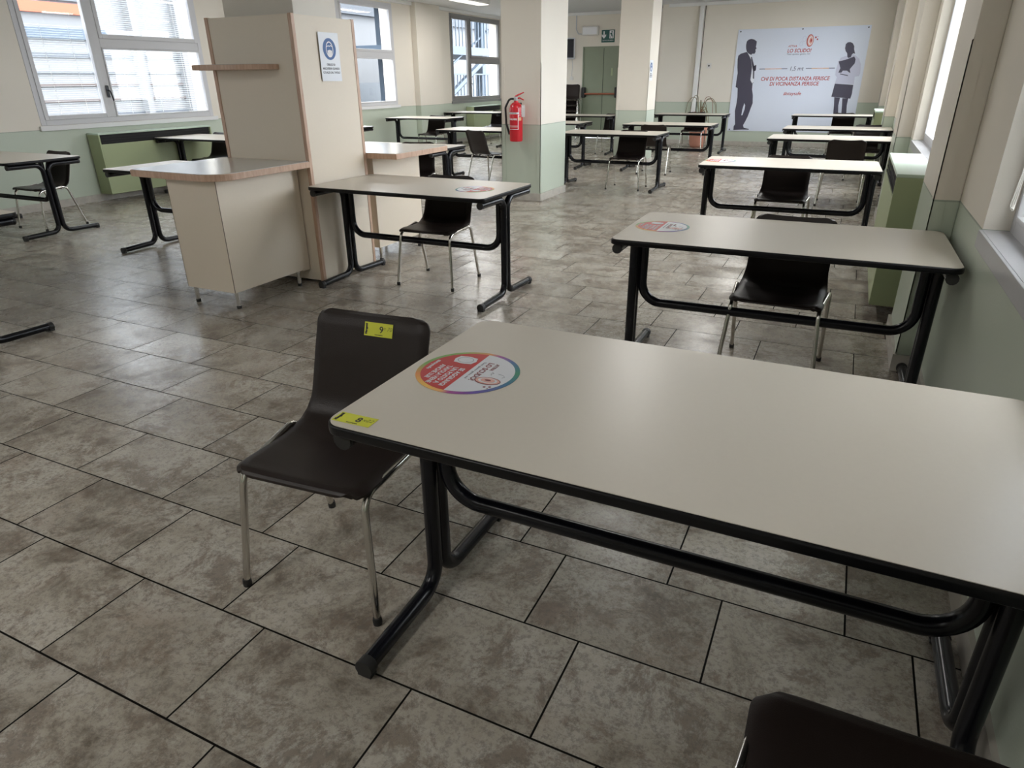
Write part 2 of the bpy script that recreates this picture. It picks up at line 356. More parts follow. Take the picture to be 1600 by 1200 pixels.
# wall pilasters
for i, (x0, x1, y0, y1) in enumerate([(XR-.105, XR, 3.71, 4.38), (XR-.12, XR, 7.6, 8.35), (XR-.13, XR, 11.5, 12.25), (XR-.13, XR, 15.6, 16.48)]):
    p = struct(MB().box(x0, x1, y0, y1, 0, ZC, .006).build('wall_pilaster', 'wall_r'))
    struct(MB().box(x0-.015, x1-.016, y0-.015, y1+.015, 0, .09).build('pilaster_skirting', 'marble', p))
    struct(MB().box(x0-.004, x0+.05, y0-.004, y0+.001, .09, 1.52).box(x0-.004, x0+.001, y0-.004, y0+.05, .09, 1.52).build('corner_guard', 'wall_r', p))
for y0, y1 in ((4.55, 5.15), (8.35, 9.3), (13.25, 14.2)):
    p = struct(MB().box(XL, XL+.13, y0, y1, 0, ZC, .006).build('wall_pilaster', 'wall')) if y0 > 8 else None
    if p: struct(MB().box(XL+.016, XL+.145, y0-.015, y1+.015, 0, .09).build('pilaster_skirting', 'marble', p))
# free-standing pillars
def pillar(x0, x1, y0, y1, guards=True):
    p = struct(MB().box(x0, x1, y0, y1, 0, ZC, .008).build('pillar', 'wall'))
    struct(MB().box(x0-.015, x1+.015, y0-.015, y1+.015, 0, .09, .002).build('pillar_skirting', 'marble', p))
    if guards:
        for cx, sx_ in ((x0, 1), (x1, -1)):
            q = MB(); q.box(min(cx-.005*sx_, cx+.045*sx_), max(cx-.005*sx_, cx+.045*sx_), y0-.005, y0+.001, .09, 1.55)
            q.box(min(cx-.005*sx_, cx+.001*sx_), max(cx-.005*sx_, cx+.001*sx_), y0-.005, y0+.045, .09, 1.55)
            struct(q.build('corner_guard', 'wall', p))
    return p
pillar(-4.08, -3.46, 3.92, 4.36, False)
pillar(-3.88, -3.37, 7.85, 8.68)
pillar(-3.72, -3.19, 11.93, 12.48)

# ------------------------------------------------------------------ windows
def blind(x, y0, y1, z0, z1, pitch, w_, tilt, par):
    b = MB(); z = z0
    while z < z1:
        dz = math.sin(tilt)*w_/2; dx = math.cos(tilt)*w_/2
        vs = [b.bm.verts.new(v) for v in ((x-dx, y0, z-dz), (x+dx, y0, z+dz), (x+dx, y1, z+dz), (x-dx, y1, z-dz))]; b.bm.faces.new(vs)
        vs = [b.bm.verts.new(Vector(v)+Vector((0, 0, .0012))) for v in ((x-dx, y0, z-dz), (x+dx, y0, z+dz), (x+dx, y1, z+dz), (x-dx, y1, z-dz))]; b.bm.faces.new(vs)
        z += pitch
    b.build('blind_slats', 'blind', par)
    c = MB(); n = max(2, int((y1-y0)/.4))
    for k in range(n):
        yy = y0+(y1-y0)*(k+.5)/n; c.tube([(x, yy, z0-.02), (x, yy, z1)], .0018, 5)
    c.build('ladder_cord', 'cord', par)
def window(n, X, s, y0, y1, mat_, mull, trans=None, handle_y=None, depth=0.0, sillm='white_sill', sill_out=.03, blinds=(), WZ0=WZ0):
    # s = +1 when the room lies on the +x side of the window
    fx = X-s*depth                                   # room face of the frame
    w_ = thing('window_%d' % n, (fx, (y0+y1)/2, WZ0), kind='structure')
    off = lambda b: b.build
    Tm = T(-fx, -(y0+y1)/2, -WZ0)
    def bar(b, ya, yb, za, zb, d0=0., d1=.06, bev=.006):
        xa, xb = fx-s*d1, fx-s*d0; b.box(min(xa, xb), max(xa, xb), ya, yb, za, zb, bev)
    f = MB(); t = .06
    bar(f, y0, y0+t, WZ0, WZ1, -.006); bar(f, y1-t, y1, WZ0, WZ1, -.006); bar(f, y0+t, y1-t, WZ0, WZ0+t, -.006); bar(f, y0+t, y1-t, WZ1-t, WZ1, -.006)
    bar(f, mull-.045, mull+.045, WZ0+t, WZ1-t, -.004); 
    if trans: bar(f, mull+.045, y1-t, trans-.05, trans+.05, -.004)
    f.build('window_frame', mat_, w_, mtx=Tm)
    panes = [(y0+t, mull-.045, WZ0+t, WZ1-t)]
    panes += [(mull+.045, y1-t, WZ0+t, trans-.05), (mull+.045, y1-t, trans+.05, WZ1-t)] if trans else [(mull+.045, y1-t, WZ0+t, WZ1-t)]
    for i, (a, b_, c, d) in enumerate(panes):
        q = MB(); e = .05 if i != 1 else .02
        bar(q, a, a+e, c, d, -.014, .04); bar(q, b_-e, b_, c, d, -.014, .04); bar(q, a+e, b_-e, c, c+e, -.014, .04); bar(q, a+e, b_-e, d-e, d, -.014, .04)
        sash = q.build('sash', mat_, w_, mtx=Tm)
        g = MB(); xg = fx-s*.024
        g.bm.faces.new([g.bm.verts.new(v) for v in ((xg, a+e, c+e), (xg, b_-e, c+e), (xg, b_-e, d-e), (xg, a+e, d-e))]); g.build('glass_pane', 'glass', sash, mtx=Tm)
        if i in blinds:
            za = c+e+.03 ; zb = d-e
            if i == 0 and n == 1: blind(fx-s*.05, a+e+.03, b_-e-.02, za, za+.95, .024, .013, .12, sash)
            else: blind(fx-s*.05, a+e+.03, b_-e-.02, za, zb, .024, .013 if s > 0 else .023, .15 if s > 0 else 1.2, sash)
            for ch in sash.children:
                if ch.name.startswith(('blind', 'ladder')): ch.data.transform(Tm)
    if handle_y:
        xh = fx+s*.016
        h = MB().box(min(xh, xh+s*.012), max(xh, xh+s*.012), handle_y-.016, handle_y+.016, 1.22, 1.36, .004)
        h.tube(fillet([(xh, handle_y, 1.30), (xh+s*.05, handle_y, 1.30), (xh+s*.05, handle_y+.02, 1.18)], .02), .009, 8)
        h.build('window_handle', 'black' if mat_ == 'alu' else 'shaded_alu', w_, mtx=Tm)
    q = MB(); xa, xb = fx, X+s*sill_out; ov = .06 if depth == 0 else 0
    if depth == 0: q.box(min(XL, xb), max(XL, xb), y0-.03, y1+ov, WZ0-.055, WZ0-.002, .004)
    else:
        q.box(min(xa, X), max(xa, X), y0, y1, WZ0-.001, WZ0+.012); q.box(min(X, xb), max(X, xb), y0-.0, y1, WZ0-.05, WZ0+.012, .003)
    q.build('window_sill', sillm, w_, mtx=Tm)
    return w_
window(4, XL, 1, -2.9, -.4, 'alu', -1.9, 1.84, -1.9, blinds=())
window(1, XL, 1, 5.22, 7.76, 'alu', 6.16, 1.84, 6.15, blinds=(0, 1, 2))
window(2, XL, 1, 9.94, 12.58, 'alu', 10.9, 1.84, 10.9)
window(3, XL, 1, 14.82, 17.36, 'shaded_alu', 15.72, 1.81, 15.74, sillm='shaded_alu', sill_out=.02)
for n, (a, c) in zip((5, 6, 7, 8, 9), RIGHT_WIN):
    window(n, XR, -1, a, c, 'alu', (a+c)/2, None, None, depth=.09, sillm='sill', sill_out=.012, blinds=(0, 1) if n in (5, 6) else (), WZ0=RZ0)

# ------------------------------------------------------------------ outside
XE = -18.5
g = struct(MB().box(-60, XL-.35, -25, 60, -.9, -.8).box(XR+.35, 40, -25, 60, -.9, -.8).build('outside_ground', 'extg'))
eb = thing('office_building', (XE, 12, -.8), label='white banded building with an orange stripe, seen through the left windows', cat='building')
e = MB()
e.box(XE-4, XE, -12, 21.5, -.8, 6.5); e.build('facade_wall', 'ext', eb, mtx=T(-XE, -12, .8))
def eo(name, m, *bx):
    q = MB()
    for b_ in bx: q.box(*b_)
    q.build(name, m, eb, mtx=T(-XE, -12, .8))
for za, zb, m in ((.55, .66, 'extd'), (.95, 1.0, 'brown'), (1.32, 1.38, 'brown'), (1.62, 1.66, 'extd'), (2.0, 2.1, 'extd')):
    eo('cladding_band', m, (XE, XE+.06, -10, 20, za, zb))
eo('orange_band', 'orange', (XE, XE+.12, 4.0, 13.35, 2.98, 3.22))
eo('lower_window', 'exts', (XE, XE+.10, 4.0, 13.6, 2.42, 2.66))
for k in range(6): eo('upper_window', 'extw', (XE, XE+.1, 4.2+k*1.55, 5.6+k*1.55, 3.28, 3.9))
eo('doorway', 'brown', (XE, XE+.12, 17.2, 20.0, -.8, .75)); eo('doorway_panel', 'exts', (XE+.12, XE+.16, 18.2, 19.8, -.8, .35))
for k in range(5): eo('pilaster', 'ext', (XE, XE+.25, 14.2+k*1.5, 14.4+k*1.5, -.8, 6.5))
sb = thing('sky_blocker_wall', (3.4, -1, -.8), label='plain beige wall added outside the nearest right window to block skylight', cat='wall')  # added wall that cuts the sky light entering the nearest right window
MB().box(0, .3, -7, 5.4, 0, 7).build('blocker_body', 'extb', sb); MB().box(-.04, .34, -7.05, 5.45, 7, 7.08).build('coping', 'ext', sb)
st = thing('steel_stair_tower', (-15, 32, -.8), label='blue-grey steel stair and railing structure outside the far left windows', cat='staircase')
Ts = T(15, -32, .8)
q = MB()
for x, y in ((-14, 22.5), (-14, 26.5), (-14, 30.5), (-14, 34.5), (-17, 24), (-17, 28), (-17, 32), (-17, 36)): q.box(x-.14, x+.14, y-.14, y+.14, -.8, 7)
q.build('column', 'exts', st, mtx=Ts)
for z in (.35, 2.25, 3.9): MB().box(-17.2, -13.8, 21.8, 37, z, z+.28).build('landing', 'exts', st, mtx=Ts)
for k, (ya, za, yb, zb) in enumerate(((23, .5, 27, 2.3), (27.5, 2.4, 31, 4.0), (34, .5, 30, 2.3), (31, 2.4, 35, 4.0))):
    MB().tube([(-13.9, ya, za), (-13.9, yb, zb)], .12, 6).tube([(-13.9, ya, za+1), (-13.9, yb, zb+.9)], .04, 6).build('stair_flight', 'exts', st, mtx=Ts)
q = MB()
for z in (.63, 2.53):
    for k in range(60): yy = 22+k*.25; q.box(-13.86, -13.83, yy, yy+.03, z, z+.95)
    q.box(-13.88, -13.82, 22, 37, z+.93, z+.98)
q.build('railing', 'exts', st, mtx=Ts)
h = thing('warehouse', (-24, 40, -.8), label='pale long building standing behind the steel stair outside', cat='building')
Th = T(24, -40, .8)
MB().box(-30, -22, 21.8, 60, -.8, 4.2).build('warehouse_wall', 'ext', h, mtx=Th)
MB().box(-30.2, -21.8, 21.7, 60, 4.2, 4.6).build('roof_edge', 'extd', h, mtx=Th)
MB().box(-22, -21.9, 24, 58, .2, 1.3).build('window_strip', 'extw', h, mtx=Th)

# ------------------------------------------------------------------ exit doors and wall fittings
d = thing('door_1', ((DX0+DX1)/2, YD, 0), kind='structure'); Td = T(-(DX0+DX1)/2, -YD, 0)
MB().box(DX0+.03, DX1-.03, YD+.02, YD+.07, .005, DZ-.03).build('door_leaf', 'door', d, mtx=Td)
MB().box(DX0, DX0+.03, YD-.01, YD+.1, 0, DZ).box(DX1-.03, DX1, YD-.01, YD+.1, 0, DZ).box(DX0, DX1, YD-.01, YD+.1, DZ-.03, DZ).build('door_frame', 'door', d, mtx=Td)
pb = MB().tube([(DX0+.08, YD-.07, 1.04), (DX1-.08, YD-.07, 1.04)], .022, 10).build('panic_bar', 'bar', d, mtx=Td)
for x in (DX0+.06, DX1-.06): MB().box(x-.045, x+.045, YD-.10, YD+.02, .95, 1.19, .02).build('bar_housing', 'rubber', d, mtx=Td)
MB().box(-5.60, -5.56, YD+.012, YD+.02, 1.45, 1.62).build('door_plate', 'rad', d, mtx=Td)
MB().box(DX1-.45, DX1-.44, YD+.015, YD+.02, .01, DZ-.04).build('leaf_seam', 'dark', d, mtx=Td)
d = thing('door_2', ((E0+E1)/2, YD, 0), kind='structure'); Td = T(-(E0+E1)/2, -YD, 0)
MB().box(E0, E1, YD-.03, YD-.001, 0, ZC-.07).build('door_leaf', 'wall', d, mtx=Td)
MB().box(E1-.13, E1-.05, YD-.11, YD-.03, 1.0, 1.2, .02).build('bar_housing', 'rubber', d, mtx=Td)
MB().box(E1-.22, E1-.215, YD-.034, YD-.029, 0, ZC-.08).build('leaf_seam', 'dark', d, mtx=Td)

s_ = thing('exit_sign', (-5.71, YD, 2.32), label='green emergency exit sign with white down arrow and running figure above the door', cat='sign')
PM = lambda x, y, z: plane_mtx((x, y, z), (1, 0, 0), (0, 0, 1))
MB().box(-.165, .165, -.012, 0, -.14, .13).build('sign_board', 'egreen', s_)
m0 = PM(0, -.014, 0)
MB().prism([(-.118, .10), (-.088, .10), (-.088, .005), (-.05, .04), (-.05, -.002), (-.103, -.058), (-.156, -.002), (-.156, .04), (-.118, .005)][::-1], 0, .002, m0).build('arrow', 'white', s_)
MB().prism([(.035, -.055), (.14, -.055), (.14, .115), (.035, .115)], 0, .001, m0).build('doorway_panel', 'white', s_)
q = MB(); mm = PM(0, -.0155, 0)
q.prism([(x*.014+.095, y*.014+.085) for x, y in disc(1, 12)], 0, .001, mm)
q.prism([(.08, .065), (.10, .07), (.108, .02), (.125, -.005), (.12, -.045), (.108, -.045), (.108, -.01), (.09, .01), (.07, -.045), (.055, -.045), (.075, .01), (.08, .03), (.06, .03), (.05, .05), (.06, .06)], 0, .001, mm)
q.build('running_figure', 'egreen', s_)
text('USCITA DI SICUREZZA', .034, 'white', s_, PM(0, -.014, -.098), sx_=.8)

l_ = thing('emergency_lamp', (-6.15, YD, 2.44), label='pale rectangular emergency lamp box on the wall left of the exit sign', cat='lamp')
MB().box(-.21, .21, -.09, 0, -.10, .10, .02).build('housing', 'plastic', l_); MB().box(-.18, .18, -.095, -.088, -.075, .075, .004).build('diffuser', 'white', l_)
MB().tube(fillet([(-.20, -.02, -.06), (-.32, -.02, -.06), (-.38, -.02, .05), (-.38, -.02, .38)], .06), .012, 8).build('conduit', 'silver', l_)
tv = thing('wall_monitor', (-6.88, YD-.02, 2.07), label='black screen with silver bezel mounted high on the wall beside the pillar', cat='monitor')
mo = Matrix.Rotation(math.radians(24), 4, 'Z')
MB().box(-.3, .3, -.17, -.11, -.235, .235, .008).build('bezel', 'silver', tv, mtx=mo); MB().box(-.27, .27, -.176, -.169, -.205, .205).build('screen', 'screen', tv, mtx=mo)
MB().box(-.06, .06, -.12, .0, -.06, .06).build('bracket', 'rubber', tv)
sk = thing('wall_socket', (-6.62, YD, 1.40), label='small white socket with hanging cable beside the exit door', cat='socket')
MB().box(-.04, .04, -.03, 0, -.04, .04, .004).build('socket_plate', 'plastic', sk)
MB().tube(fillet([(0, -.02, .03), (.02, -.02, .3), (-.02, -.02, .6), (-.05, -.04, .68)], .1), .006, 6).build('cable', 'silver', sk)
sw = thing('thermostat', (-3.08, YF, 1.62), label='small square white wall control with dark centre left of the poster', cat='thermostat')
MB().box(-.05, .05, -.02, 0, -.05, .05, .004).build('cover', 'plastic', sw); MB().lathe([(.018, -.0), (.018, .01)], seg=16).build('dial', 'rubber', sw, mtx=Matrix.Translation((0, -.02, 0)) @ Matrix.Rotation(PI/2, 4, 'X'))
cp = thing('wall_pipe', (-3.33, YF, 0), label='vertical cream pipe cover running up the far wall behind the potted plant', cat='pipe')
MB().box(-.045, .045, -.08, 0, .09, ZC-.06, .01).build('pipe_cover', 'crown', cp)
MB().box(.06, .068, -.012, 0, .09, ZC-.06).build('cable', 'rubber', cp)

# ------------------------------------------------------------------ poster
ps = thing('distancing_poster', (0, 0, 0), label='large pale blue wall poster with two dark figures and red slogan', cat='poster')
Yp = YF-.002
MB().box(-2.54, -.01, Yp-.012, Yp, .30, 2.30).build('poster_sheet', 'poster', ps)
PP = lambda k: plane_mtx((0, Yp-.0125-k*.001, 0), (1, 0, 0), (0, 0, 1))
def shape(name, m, polys, k, par=ps):
    q = MB()
    for pl in polys: q.prism(pl, 0, .0006, PP(k))
    return q.build(name, m, par)
head = [(-2.351, 2.002), (-2.344, 2.074), (-2.308, 2.108), (-2.259, 2.118), (-2.197, 2.105), (-2.142, 2.068), (-2.142, 1.997), (-2.148, 1.968), (-2.127, 1.934), (-2.149, 1.916), (-2.139, 1.874), (-2.155, 1.836), (-2.207, 1.837), (-2.218, 1.813), (-2.273, 1.839), (-2.319, 1.878), (-2.341, 1.935)]
body = [(-2.318, 1.872), (-2.271, 1.829), (-2.205, 1.713), (-2.173, 1.578), (-2.172, 1.462), (-2.174, 1.325), (-2.153, 1.321), (-2.099, 1.275), (-2.119, 1.266), (-2.115, 1.148), (-2.083, 1.029), (-2.065, 0.869), (-2.097, 0.748), (-2.131, 0.606), (-2.17, 0.503), (-2.208, 0.42), (-2.189, 0.369), (-2.075, 0.344), (-2.077, 0.329), (-2.222, 0.327), (-2.403, 0.317), (-2.406, 0.396), (-2.381, 0.438), (-2.398, 0.541), (-2.419, 0.705), (-2.405, 0.847), (-2.401, 0.988), (-2.418, 1.168), (-2.463, 1.192), (-2.463, 1.307), (-2.455, 1.465), (-2.476, 1.582), (-2.49, 1.737), (-2.484, 1.805), (-2.437, 1.842), (-2.348, 1.865)]
shape('man_silhouette', 'navy', [head, body], 0)
shape('shirt', 'pwhite', [[(-2.30, 1.855), (-2.22, 1.80), (-2.14, 1.62), (-2.115, 1.48), (-2.105, 1.29), (-2.13, 1.262), (-2.168, 1.32), (-2.172, 1.46), (-2.175, 1.58), (-2.21, 1.72), (-2.26, 1.80)]], 1)
shape('gap_between_legs', 'poster', [[(-2.271, 0.624), (-2.265, 0.747), (-2.239, 0.868), (-2.217, 0.828), (-2.217, 0.747), (-2.249, 0.625)]], 1)
shape('tie_and_hand', 'navy', [[(-2.224, 1.78), (-2.198, 1.77), (-2.137, 1.616), (-2.115, 1.5), (-2.1, 1.344), (-2.128, 1.364), (-2.142, 1.5), (-2.185, 1.636)], [(-2.149, 1.597), (-2.091, 1.621), (-2.086, 1.538), (-2.09, 1.509), (-2.125, 1.5), (-2.148, 1.548)]], 2)
shape('woman_head', 'navy', [[(-0.422, 1.898), (-0.422, 1.97), (-0.391, 2.002), (-0.346, 2.007), (-0.297, 1.985), (-0.26, 1.93), (-0.253, 1.876), (-0.22, 1.795), (-0.255, 1.804), (-0.277, 1.778), (-0.287, 1.733), (-0.331, 1.719), (-0.353, 1.743), (-0.368, 1.807), (-0.403, 1.847)]], 2)
shape('blouse', 'lilac', [[(-0.47, 1.727), (-0.366, 1.762), (-0.321, 1.715), (-0.261, 1.787), (-0.212, 1.767), (-0.127, 1.703), (-0.081, 1.602), (-0.06, 1.438), (-0.077, 1.383), (-0.148, 1.374), (-0.141, 1.236), (-0.497, 1.247), (-0.481, 1.368), (-0.516, 1.406), (-0.523, 1.499), (-0.502, 1.646)]], 1)
shape('folder', 'navy', [[(-0.499, 1.66), (-0.371, 1.689), (-0.226, 1.746), (-0.193, 1.695), (-0.194, 1.622), (-0.266, 1.514), (-0.243, 1.44), (-0.316, 1.487), (-0.39, 1.488), (-0.412, 1.451), (-0.468, 1.452), (-0.445, 1.535)], [(-0.433, 1.437), (-0.279, 1.403), (-0.28, 1.389), (-0.43, 1.42)]], 2)
shape('skirt_and_legs', 'navy', [[(-0.497, 1.247), (-0.148, 1.223), (-0.144, 1.049), (-0.157, 0.964), (-0.224, 0.973), (-0.521, 1.001), (-0.51, 1.106)], [(-0.462, 0.992), (-0.353, 0.982), (-0.36, 0.839), (-0.338, 0.695), (-0.304, 0.35), (-0.40, 0.35), (-0.429, 0.694), (-0.441, 0.839)], [(-0.308, 0.973), (-0.196, 0.973), (-0.2, 0.84), (-0.183, 0.697), (-0.142, 0.35), (-0.238, 0.35), (-0.277, 0.696), (-0.29, 0.84)]], 3)
for x0, x1 in ((-2.018, -1.459), (-1.099, -.548)):
    n = 5
    for k, mk in enumerate(('pgrey', 'porange', 'ppink', 'porange', 'pgrey')):
        a = x0+(x1-x0)*k/n; shape('distance_line', mk, [[(a, 1.532), (a+(x1-x0)/n, 1.532), (a+(x1-x0)/n, 1.546), (a, 1.546)]], 0)
def ptx(s, x, z, size, m, wd, bold=0): return text(s, size, m, ps, PP(0) @ T(x, z, .0005), shear=.14, bold=bold, width=wd)
ptx('1,5 mt', -1.283, 1.537, .112, 'pgrey', .26, .0006)
ptx('CHI DI POCA DISTANZA FERISCE', -1.29, 1.345, .102, 'pred', 1.35, .0018)
ptx('DI VICINANZA PERISCE', -1.29, 1.247, .102, 'pred', .97, .0018)
ptx('#staysafe', -1.29, 1.06, .095, 'pred', .35, .001)
ptx('LO SCUDO!', -1.28, 1.872, .094, 'pred', .46, .0018)
ptx('ATTIVA', -1.42, 1.958, .054, 'pred', .17, .0006)
ptx('Tieni questo gesto, noi', -1.29, 1.812, .045, 'pgrey', .45)
def ring(x, z, rx, rz, wd, n=32, cyc=0):
    o = [(x+rx*math.cos(2*PI*k/n), z+rz*math.sin(2*PI*k/n)) for k in range(n)]
    return o, [(x+(rx-wd)*math.cos(2*PI*k/n), z+(rz-wd)*math.sin(2*PI*k/n)) for k in range(n)]
for i, (rx, rz, mk) in enumerate(((.066, .115, 'pred'), (.054, .102, 'ppink'), (.042, .078, 'pwhite'), (.032, .06, 'ppink'), (.014, .03, 'pred'))):
    shape('shield_ring', mk, [ring(-1.10+i*.005, 2.055, rx, rz, 0)[0]], i)
shape('droplets', 'pred', [ring(-1.0, 2.11, .015, .018, 0)[0], ring(-.965, 2.075, .013, .016, 0)[0], ring(-.965, 2.125, .006, .008, 0)[0]], 0)
for cx, cz, r in ((-1.21, 2.09, .035), (-1.26, 2.0, .03)):
    q = MB(); o, i_ = ring(cx, cz, r, r*1.5, .006)
    n = len(o); vs = [q.bm.verts.new(PP(0) @ Vector((*p, .0006))) for p in o+i_]
    for k in range(n): q.bm.faces.new((vs[k], vs[(k+1) % n], vs[n+(k+1) % n], vs[n+k]))
    q.build('shield_outline', 'lilac', ps)
for x, z in ((-2.49, 2.26), (-1.27, 2.27), (-.06, 2.26), (-2.49, .33), (-1.37, .335)):
    shape('screw', 'ink', [[(x+.014*a, z+.014*b_) for a, b_ in disc(1, 10)]], 1)

# ------------------------------------------------------------------ notices
def notice(origin, right, label):
    n = thing('mask_notice', origin, label=label, cat='sign')
    m0 = plane_mtx((0, 0, 0), right, (0, 0, 1))
    MB().prism([(-.105, -.1525), (.105, -.1525), (.105, .1525), (-.105, .1525)], 0, .0015, m0).build('sheet', 'paper', n)
    k = lambda z: m0 @ T(0, 0, z)
    MB().prism([(x, y+.05) for x, y in disc(.068)], 0, .0008, k(.0016)).build('blue_disc', 'blue', n)
    q = MB(); o, i_ = disc(.040, 32), disc(.034, 32)
    vs = [q.bm.verts.new(k(.003) @ Vector((x*.95, y*1.25+.048, 0))) for x, y in o+i_]
    for j in range(32): q.bm.faces.new((vs[j], vs[(j+1) % 32], vs[32+(j+1) % 32], vs[32+j]))
    q.prism([(-.03, .062), (-.01, .068), (0, .064), (.012, .07), (.03, .064), (.03, .069), (.012, .075), (0, .069), (-.01, .073), (-.03, .067)], 0, .0008, k(.0026))
    q.build('head_outline', 'white', n)
    MB().prism([(-.024, .040), (0, .046), (.024, .040), (.022, .018), (.012, .004), (-.012, .004), (-.022, .018)][::-1], 0, .0008, k(.0026)).build('face_mask', 'white', n)
    for t_, z in (('OBBLIGO DI', -.048), ('MASCHERINA QUANDO', -.073), ('CI SI ALZA DAL TAVOLO', -.098)): text(t_, .019, 'ink', n, k(.0018) @ T(0, z, 0), bold=.0004, sx_=.85)
    return n
notice((-3.376, 4.14, 1.535), (0, 1, 0), 'white notice with blue face mask symbol taped on the counter tower panel')
notice((-3.188, 12.05, 1.50), (0, 1, 0), 'white notice with blue face mask symbol on the farther pillar')

# ------------------------------------------------------------------ serving counter around the first pillar
ct = thing('serving_tower', (-3.78, 4.14, 0), label='tall cream panelled tower with beech edges boxing in the nearest pillar', cat='partition')
Tc = T(3.78, -4.14, 0); x0, x1, y0, y1, zt = -4.15, -3.38, 3.80, 4.45, 1.785
MB().box(x0+.03, x1-.03, y0+.006, y0+.03, .02, zt-.004).build('front_panel', 'panel', ct, mtx=Tc)
MB().box(x0+.03, x1-.03, y1-.03, y1-.006, .02, zt-.004).build('rear_panel', 'panel', ct, mtx=Tc)
MB().box(x1-.024, x1-.004, y0+.03, y1-.03, .02, zt-.004).build('side_panel', 'panel', ct, mtx=Tc)
MB().box(x0+.004, x0+.024, y0+.03, y1-.03, .02, zt-.004).build('side_panel', 'panel', ct, mtx=Tc)
for cx in (x0, x1-.03):
    for cy in (y0, y1-.03): MB().box(cx, cx+.03, cy, cy+.03, .01, zt, .004).build('corner_post', 'wood', ct, mtx=Tc)
sh = thing('wall_shelf', (-3.9, y0+.005, 1.475), label='small rounded beech-edged shelf fixed to the tower above the counter', cat='shelf')
sp = [(.36, 0), (.36, -.02), (.34, -.08), (.27, -.15), (.15, -.185), (0, -.20), (-.15, -.20), (-.25, -.18), (-.29, -.13), (-.30, -.05), (-.30, 0)]
MB().prism(sp[::-1], -.018, .014, None, .002).build('shelf_edge', 'wood', sh); MB().prism([(a*.97, b_*.95) for a, b_ in sp][::-1], .0145, .016).build('shelf_top', 'counter', sh)
def counter(label, base, flip):
    c = thing('serving_counter', base, label=label, cat='counter', rz=PI if flip else 0)
    # local: tower face on y=0, worktop runs towards -y, x 0 at tower's middle
    xa, xb, dp, zt = -.42, .40, .83, .875
    pts = [(xb, 0)]+[(p.x, p.y) for p in fillet([Vector((xb, 0, 0)), Vector((xb, -dp, 0)), Vector((xa, -dp*.96, 0)), Vector((xa, 0, 0))], [.16, .05], 10)][1:-1]+[(xa, 0)]
    MB().prism(pts[::-1], zt-.042, zt-.0025, None, .003).build('worktop_edge', 'wood', c)
    inner = [(a*.985, min(-.002, b_*.99)) for a, b_ in pts]
    MB().prism(inner[::-1], zt-.0024, zt).build('worktop', 'counter', c)
    cab = MB().box(-.135, .295, -.745, -.08, .115, zt-.043).build('cabinet', 'panel', c)
    MB().box(-.137, -.135, -.7465, -.7425, .115, zt-.043).build('cabinet_seam', 'seam', cab); MB().box(.294, .297, -.7465, -.7425, .115, zt-.043).build('cabinet_seam', 'seam', cab)
    MB().box(.02, .28, -.08, -.004, .10, zt-.043).build('link_panel', 'panel', c)
    for x, y in ((-.11, -.71), (.27, -.71), (-.11, -.12), (.27, -.12)):
        f = MB().tube([(x, y, .02), (x, y, .115)], .014, 12).build('cabinet_foot', 'chrome', c, True); MB().lathe([(.016, 0), (.016, .02)], (x, y, 0), 12).build('foot_pad', 'rubber', f)
    return c
counter('front cream serving counter with beech-edged rounded worktop on chrome feet', (-3.78, y0, 0), False)
counter('rear cream serving counter half hidden behind the tower', (-3.52, y1, 0), True)

# ------------------------------------------------------------------ fire extinguisher
fx_ = thing('fire_extinguisher', (-3.64, 7.745, .70), label='red fire extinguisher with black hose hanging on the middle pillar', cat='fire extinguisher')
MB().lathe([(.05, 0), (.072, .006), (.079, .02), (.079, .37), (.070, .405), (.045, .43), (.025, .44), (.025, .455)], seg=28).build('cylinder', 'red', fx_, True)
MB().lathe([(.022, .455), (.026, .46), (.026, .49), (.018, .5)], seg=16).build('valve', 'silver', fx_, True)
MB().tube([(-.01, 0, .495), (.02, 0, .515), (.10, 0, .545)], [.012, .010, .006], 8).build('carry_handle', 'red', fx_, True)
MB().tube([(.0, 0, .475), (.05, 0, .485), (.10, 0, .462)], [.010, .008, .006], 8).build('squeeze_lever', 'red', fx_, True)
hs = MB().tube(fillet([(-.02, 0, .475), (-.085, 0, .475), (-.135, -.01, .38), (-.125, -.01, .20), (-.085, -.01, .08)], .05), .012, 10).build('hose', 'rubber', fx_, True)
MB().box(.085, .125, -.03, -.025, .28, .41).build('inspection_tag', 'white', fx_)
def arc_strip(a0, a1, z0, z1, r=.0796):
    q = MB(); n = 10; vs = []
    for k in range(n+1):
        a = math.radians(a0+(a1-a0)*k/n); vs.append((q.bm.verts.new((r*math.sin(a), -r*math.cos(a), z0)), q.bm.verts.new((r*math.sin(a), -r*math.cos(a), z1))))
    for a, b_ in zip(vs, vs[1:]): q.bm.faces.new((a[0], b_[0], b_[1], a[1]))
    return q
for a0, a1, z0, z1, m in ((-55, 50, .31, .33, 'white'), (-55, -50, .145, .30, 'white'), (40, 45, .145, .30, 'white'), (-55, 45, .140, .145, 'white'), (-55, 45, .178, .182, 'white'), (-52, 40, .165, .172, 'ppink'), (45, 75, .24, .275, 'porange')):
    arc_strip(a0, a1, z0, z1).build('printed_band', m, fx_)
text('ESTINTORE', .02, 'ink', fx_, plane_mtx((0, -.0815, .32), (1, 0, 0), (0, 0, 1)), sx_=.9)
text('POLVERE', .026, 'white', fx_, plane_mtx((0, -.0815, .253), (1, 0, 0), (0, 0, 1)), bold=.0008)
MB().box(-.03, .03, .0, .095, .40, .43).build('wall_hook', 'rubber', fx_)

